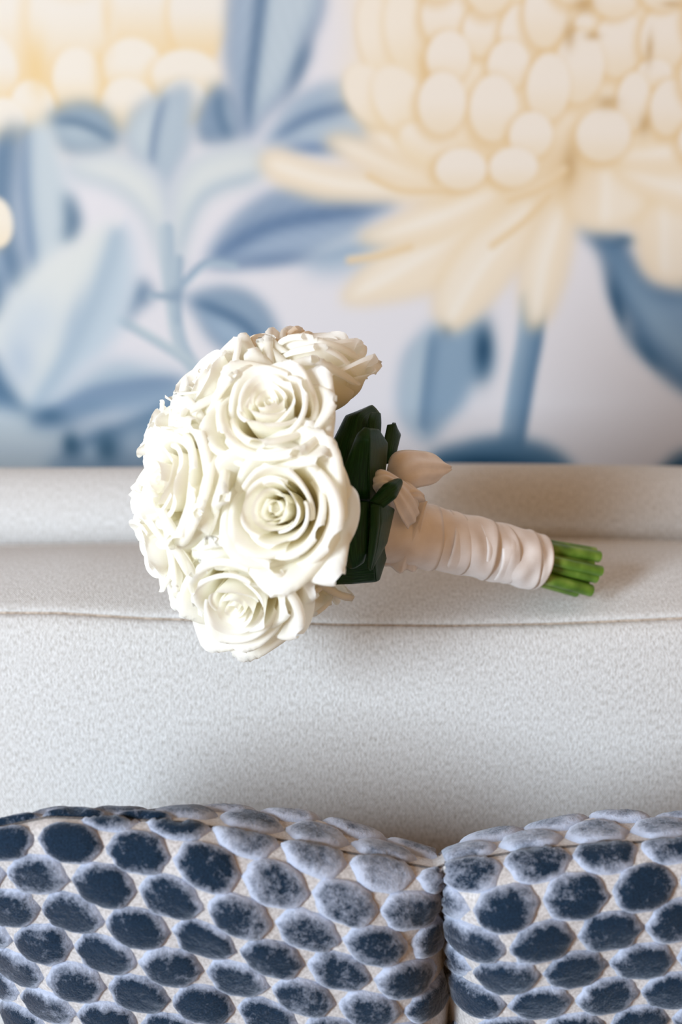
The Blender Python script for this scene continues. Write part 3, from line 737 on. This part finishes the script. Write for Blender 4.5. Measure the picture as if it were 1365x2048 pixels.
def make_rose(pos, axis, spin, scale, seed, openness=1.0, aged=0.0, squash=1.0, outer=1.0, label=None):
    g = np.random.default_rng(seed)
    ax = np.asarray(axis, float); ax /= np.linalg.norm(ax)
    q = Vector(ax).to_track_quat('Z', 'Y')
    Hh = 0.050
    root = pos - ax * Hh * scale * 0.93
    Mx = Matrix.Translation(Vector(root - np.array(bouquet.location))) @ q.to_matrix().to_4x4() @ Matrix.Rotation(spin, 4, 'Z') @ Matrix.Scale(scale, 4)
    # the tight heart and the hip below it are the rose's own mesh
    n, m = 20, 9
    V = []
    for j, (rad, z) in enumerate(((0.0015, -0.012), (0.0032, -0.010), (0.0065, -0.004), (0.0078, 0.002), (0.0068, 0.010), (0.0050, 0.020), (0.0036, 0.030), (0.0024, 0.035), (0.0008, 0.037))):
        V += [(rad * math.cos(2 * math.pi * k / n), rad * math.sin(2 * math.pi * k / n), z) for k in range(n)]
    rose = mesh_obj('rose', V, grid_faces(n, m, True) + [tuple(range((m - 1) * n, m * n))], M['petal'], bouquet, attr={'along': [0.25 + 0.06 * (i // n) for i in range(len(V))], 'aged': [aged] * len(V)})
    rose.matrix_local = Mx
    if label: rose['label'] = label
    def add(*a, **k):
        V, F, al = petal(*a, **k)
        o = mesh_obj('petal', V, F, M['petal'], rose, attr={'along': al, 'aged': np.full(len(V), aged) * (0.6 + 0.4 * al)})
        return o
    phi = g.uniform(0, 6.28); k = 0
    def ring(n, dphi, r, h, fl, W, tipa, roll, fold, wav, nu=25, nv=24):
        nonlocal phi, k
        for i in range(n):
            t = i / max(n - 1, 1); phi += dphi + g.normal(0, 0.16)
            L = lambda ab: ab[0] + (ab[1] - ab[0]) * t
            add(phi, L(r), L(h) * g.normal(1, 0.022), L(fl) * g.uniform(0.75, 1.25), L(W), tipa * g.uniform(0.8, 1.25), L(roll) * g.uniform(0.85, 1.15), L(fold) * g.uniform(0.75, 1.3), wav, g.normal(0, 0.10), seed * 100 + k, nu=nu, nv=nv); k += 1
    op = openness
    ring(3, 2.1, (0.0022, 0.0036), (0.0435, 0.0445), (-0.0004, 0.0002), (0.0046, 0.0068), 0.25, (0.0004, 0.0004), (0.4, 0.8), 0.0003, 15, 13)
    ring(4, 2.2, (0.0048, 0.0078), (0.0455, 0.0470), (0.0006, 0.0022), (0.0085, 0.0140), 0.28, (0.0005, 0.0007), (0.8, 1.6), 0.0006, 19, 15)      # furled heart
    ring(4, 2.3, (0.0096, 0.0135), (0.0480, 0.0484), (0.0030 * op, 0.0056 * op), (0.0170, 0.0215), 0.36, (0.0008, 0.0012), (2.0, 3.2), 0.0008)    # half-open petals
    ring(4, 2.3, (0.0158, 0.0195), (0.0478 * squash, 0.0460 * squash), (0.0080 * op, 0.0104 * op), (0.0255, 0.0285), 0.54, (0.0016, 0.0021), (3.2, 4.2), 0.0010)
    ring(4, 2.4, (0.0222 * outer, 0.0250 * outer), (0.0468 * squash, 0.0442 * squash), (0.0115 * op, 0.0135 * op), (0.0305, 0.0325), 0.66, (0.0024, 0.0029), (3.4, 4.4), 0.0012)
    ring(4, 2.3, (0.0268 * outer, 0.0285 * outer), (0.0435 * squash, 0.0390 * squash), (0.0140 * op, 0.0165 * op), (0.0335, 0.0345), 0.76, (0.0023, 0.0030), (3.0, 4.4), 0.0015)   # guard petals
    return rose

HEAD = at(597, 995, -0.040)
RB = 0.0925
def rose_at(d, spin, scale, seed, R=RB, tilt=(0, 0, 0), **kw):
    scale *= 1.075
    d = np.array(d, float); d /= np.linalg.norm(d)
    w = d[0] * E_R + d[1] * E_U + d[2] * E_C
    dt = d + np.array(tilt, float); axis = dt[0] * E_R + dt[1] * E_U + dt[2] * E_C
    return make_rose(HEAD + w * R, axis, spin, scale, seed, **kw)
rose_at((-0.12, -0.07, 0.98), 0.4, 1.02, 11, R=0.090, tilt=(-0.08, 0.08, 0), label='open white rose facing the viewer beside the dark leaves')
rose_at((-0.36, -0.66, 0.68), 1.7, 1.00, 12, tilt=(0.05, 0.1, 0.1), label='lowest white rose hanging over the cushion seam')
rose_at((-0.80, 0.10, 0.58), 2.6, 1.00, 13, label='white rose on the side of the bouquet turned away from the ribbon')
rose_at((-0.14, 0.53, 0.80), 0.9, 0.88, 14, openness=0.8, label='smaller white rose above the rose beside the leaves')
rose_at((-0.58, 0.74, 0.36), 3.7, 0.90, 15, tilt=(-0.15, 0, 0), label='white rose at the upper side of the bouquet seen in profile')
rose_at((0.14, 0.96, 0.20), 5.0, 0.92, 16, R=0.091, openness=0.6, outer=0.92, squash=1.05, label='white rose on top of the bouquet seen in profile')
rose_at((-0.90, -0.34, 0.26), 4.4, 0.92, 17, label='lower white rose facing away beside the cushion seam')
rose_at((-0.90, 0.42, 0.08), 0.2, 0.84, 18, label='partly hidden white rose with cream edges')
rose_at((-0.20, 0.95, -0.12), 1.2, 0.74, 19, aged=0.5, R=0.095, label='tan-tinged rose half hidden at the top')
rose_at((-0.05, -0.80, -0.10), 2.2, 0.74, 20, R=0.066, label='pale rose pressed under the bouquet on the cushion')
rose_at((-0.72, 0.20, -0.60), 3.1, 0.84, 21, R=0.078)
rose_at((-0.80, -0.42, -0.36), 1.5, 0.76, 22, R=0.072)

# ---- handle: line from the cut stem ends up into the head
H_END = np.array([0.1465, 0.014, 0.0236]); H_DIR = np.array([-0.845, -0.350, 0.318]); H_DIR /= np.linalg.norm(H_DIR)
h_a = np.cross(H_DIR, (0, 0, 1.0)); h_a /= np.linalg.norm(h_a); h_b = np.cross(h_a, H_DIR)
if h_b[2] < 0: h_b = -h_b
def on_axis(s): return H_END + H_DIR * s
def h_rad(s):
    return float(np.interp(s, [0.0, 0.024, 0.05, 0.085, 0.115, 0.130, 0.150, 0.175], [0.0158, 0.0160, 0.0163, 0.0166, 0.0174, 0.0184, 0.0195, 0.0190]))

# stems: cut ends show beyond the ribbon, the rest runs inside it
for i, (a, b, ln) in enumerate(((0, 0, 0.0), (1.0, 0.1, 0.002), (0.45, 0.9, 0.001), (-0.55, 0.86, -0.002), (-1, 0, 0.002), (-0.5, -0.86, 0.0), (0.5, -0.90, -0.003),
                                (1.45, 0.95, 0.001), (1.65, -0.35, 0.003), (1.05, -1.30, -0.002), (0.5, 1.72, 0.003), (-0.6, 1.65, 0.001), (0.1, -1.72, -0.002), (-1.5, 0.7, 0.001), (-1.3, -1.1, 0.0))):
    o = 0.0068; r = 0.0036 + 0.0003 * math.sin(i * 2.3)
    s0 = -0.002 - ln; n = 12; V = []
    pts = [(s0, 1.08), (s0 + 0.034, 0.92), (s0 + 0.10, 0.86), (s0 + 0.150, 1.0)]
    for s, kx in pts:
        c = on_axis(s) + (h_a * a + h_b * b) * o * kx
        V += [c + r * (h_a * math.cos(2 * math.pi * k / n) + h_b * math.sin(2 * math.pi * k / n)) for k in range(n)]
    st = sub(mesh_obj('stem', V, grid_faces(n, len(pts), True), M['stem'], bouquet))
    o *= 1.08
    c = on_axis(s0 - 0.0004) + (h_a * a + h_b * b) * o
    Vc = [c] + [on_axis(s0) + (h_a * a + h_b * b) * o + r * (h_a * math.cos(2 * math.pi * k / n) + h_b * math.sin(2 * math.pi * k / n)) for k in range(n)]
    ce = mesh_obj('cut_end', Vc, [(0, 1 + k, 1 + (k + 1) % n) for k in range(n)], M['cut'], st)
    ce.matrix_parent_inverse = Matrix.Translation(-bouquet.location) if False else Matrix.Identity(4)

# ribbon wrapped round the handle in overlapping turns
wrap = [(0.0345, 0.052, 0.0000, 0.6), (0.0395, 0.068, 0.0008, 2.0), (0.058, 0.082, 0.0005, 1.2), (0.070, 0.100, 0.0010, 2.6), (0.090, 0.120, 0.0006, 1.6), (0.108, 0.146, 0.0012, 2.2)]
for i, (s0, s1, up, ph) in enumerate(wrap):
    n, m = 72, 16; V = []
    for j in range(m):
        t = j / (m - 1)
        for k in range(n):
            a = 2 * math.pi * k / n
            sk = 0.0045 * math.cos(a - ph) if i else 0.0022 * math.cos(a - ph) * t
            s = s0 + (s1 - s0) * t + sk
            wr = 0.00060 * math.sin(3 * a + 7 * t + ph * 3) * math.sin(math.pi * t) + 0.00045 * math.sin(s * 420 + 2.4 * math.sin(a + i) + i) * (0.5 + 0.5 * math.sin(2 * a + ph)) + 0.00022 * math.sin(5 * a - 9 * t + i)
            r = h_rad(s) + up * (1 - 0.6 * t) + wr + 0.0009 * math.exp(-t * 18)
            if j == 0: r -= 0.0009
            V.append(on_axis(s) + r * (h_a * math.cos(a) + h_b * math.sin(a)))
    solid(sub(mesh_obj('ribbon_turn', V, grid_faces(n, m, True), M['ribbon'], bouquet)), 0.0004)

def loft(name, eL, eR, bulge, mat, nu=15, nv=26, fold=0.0, ripple=0.0, rf=3, thick=0.0006, sharp=False):
    """sheet between two edge curves given as (px, py, depth); bulge lifts the middle towards the room"""
    pa, pb = np.array([at(*p) for p in eL]), np.array([at(*p) for p in eR])
    A, B = (pa, pb) if sharp else (catmull(pa, 10), catmull(pb, 10))
    def res(C, n):
        d = np.concatenate([[0], np.cumsum(np.linalg.norm(np.diff(C, axis=0), axis=1))]); t = np.linspace(0, d[-1], n)
        return np.stack([np.interp(t, d, C[:, k]) for k in range(3)], 1)
    A, B = res(A, nv), res(B, nv); V, UV = [], []
    for j in range(nv):
        T = A[min(j + 1, nv - 1)] - A[max(j - 1, 0)] + B[min(j + 1, nv - 1)] - B[max(j - 1, 0)]
        nrm = np.cross(B[j] - A[j], T); nrm /= np.linalg.norm(nrm) + 1e-12
        if np.dot(nrm, E_C) < 0: nrm = -nrm
        for i in range(nu):
            u = i / (nu - 1)
            h = bulge * (1 - (2 * u - 1) ** 2) + fold * (1 - abs(2 * u - 1)) + ripple * math.sin(rf * 2 * math.pi * u + 1.5 * j / nv)
            V.append(A[j] * (1 - u) + B[j] * u + nrm * h); UV.append((u, j / nv))
    o = sub(mesh_obj(name, V, grid_faces(nu, nv), mat, bouquet, uv=UV))
    return solid(o, thick)

# folded dark leaves round the neck
LF = M['leaf']
def leaf(eL, eR, bulge=0.002, fold=0.0, sharp=False): return loft('leaf', eL, eR, bulge, LF, fold=fold, thick=0.0008, sharp=sharp)
leaf([(640, 925, -0.050), (668, 880, -0.044), (692, 832, -0.032), (728, 820, -0.024)], [(738, 960, -0.054), (738, 900, -0.054), (742, 850, -0.042), (760, 828, -0.028)], 0.002, 0.002, sharp=True)
leaf([(668, 985, -0.064), (698, 912, -0.070), (716, 868, -0.068), (727, 859, -0.066)], [(738, 1002, -0.066), (737, 930, -0.073), (739, 880, -0.077), (740, 857, -0.070)], 0.001, sharp=True)
leaf([(739, 857, -0.070), (738, 880, -0.077), (737, 945, -0.073), (738, 1002, -0.066)], [(757, 859, -0.062), (775, 886, -0.054), (772, 930, -0.052), (764, 985, -0.052)], 0.0005, sharp=True)
leaf([(742, 826, -0.044), (737, 840, -0.050), (738, 872, -0.052)], [(757, 832, -0.036), (760, 850, -0.038), (758, 880, -0.042)], 0.003)
leaf([(775, 850, -0.038), (768, 884, -0.044), (766, 930, -0.046)], [(785, 846, -0.030), (801, 868, -0.026), (788, 915, -0.036)], 0.003, sharp=True)
leaf([(740, 1004, -0.074), (768, 970, -0.074), (782, 962, -0.068)], [(766, 1016, -0.080), (792, 996, -0.078), (803, 973, -0.066)], 0.004, sharp=True)
leaf([(743, 1008, -0.080), (742, 1050, -0.085), (737, 1104, -0.083), (736, 1134, -0.079)], [(760, 1010, -0.082), (760, 1050, -0.084), (752, 1100, -0.082), (741, 1138, -0.078)], 0.002, sharp=True)
leaf([(760, 1010, -0.082), (760, 1050, -0.084), (752, 1100, -0.082), (741, 1138, -0.078)], [(772, 1010, -0.074), (789, 1018, -0.066), (774, 1085, -0.070), (744, 1138, -0.077)], 0.0005, sharp=True)
leaf([(662, 1000, -0.062), (664, 1060, -0.066), (690, 1118, -0.070), (694, 1130, -0.068)], [(738, 1004, -0.072), (737, 1050, -0.077), (734, 1104, -0.078), (728, 1124, -0.074)], 0.003, 0.001, sharp=True)
leaf([(645, 1110, -0.062), (700, 1112, -0.068), (746, 1104, -0.068)], [(650, 1169, -0.052), (705, 1167, -0.056), (752, 1163, -0.057)], 0.0005, sharp=True)
leaf([(752, 1163, -0.057), (746, 1104, -0.068)], [(760, 1156, -0.052), (792, 1056, -0.046)], 0.0005, sharp=True)
leaf([(640, 900, -0.044), (720, 905, -0.046), (790, 960, -0.040)], [(640, 1150, -0.042), (745, 1120, -0.046), (792, 1060, -0.038)], 0.004)

# ribbon bow at the neck
RM = M['ribbon']
loft('bow_loop', [(779, 945, -0.042), (780, 918, -0.046), (798, 902, -0.046), (840, 902, -0.038), (868, 909, -0.031), (883, 924, -0.026)],
     [(800, 976, -0.044), (816, 980, -0.048), (840, 974, -0.046), (858, 970, -0.038), (874, 962, -0.031), (886, 946, -0.026)], 0.0065, RM, ripple=0.0006)
loft('bow_loop', [(784, 940, -0.034), (826, 908, -0.024), (884, 938, -0.018)], [(804, 972, -0.036), (845, 964, -0.026), (885, 946, -0.020)], -0.004, RM)
loft('bow_tail', [(747, 950, -0.062), (764, 939, -0.066), (796, 956, -0.062), (826, 978, -0.056), (836, 1006, -0.050)],
     [(752, 988, -0.060), (762, 976, -0.070), (782, 994, -0.070), (796, 1026, -0.066), (814, 1057, -0.056)], 0.003, RM, ripple=0.0006)
loft('bow_tail', [(826, 1000, -0.044), (812, 1040, -0.048), (788, 1085, -0.046), (764, 1126, -0.040)], [(848, 1002, -0.038), (840, 1050, -0.044), (838, 1095, -0.042), (838, 1134, -0.034)], 0.005, RM, ripple=0.0016, rf=2.4)
loft('knot', [(796, 966, -0.050), (812, 962, -0.054), (830, 980, -0.050)], [(800, 990, -0.050), (818, 1000, -0.054), (838, 1004, -0.046)], 0.006, RM, ripple=0.0005)
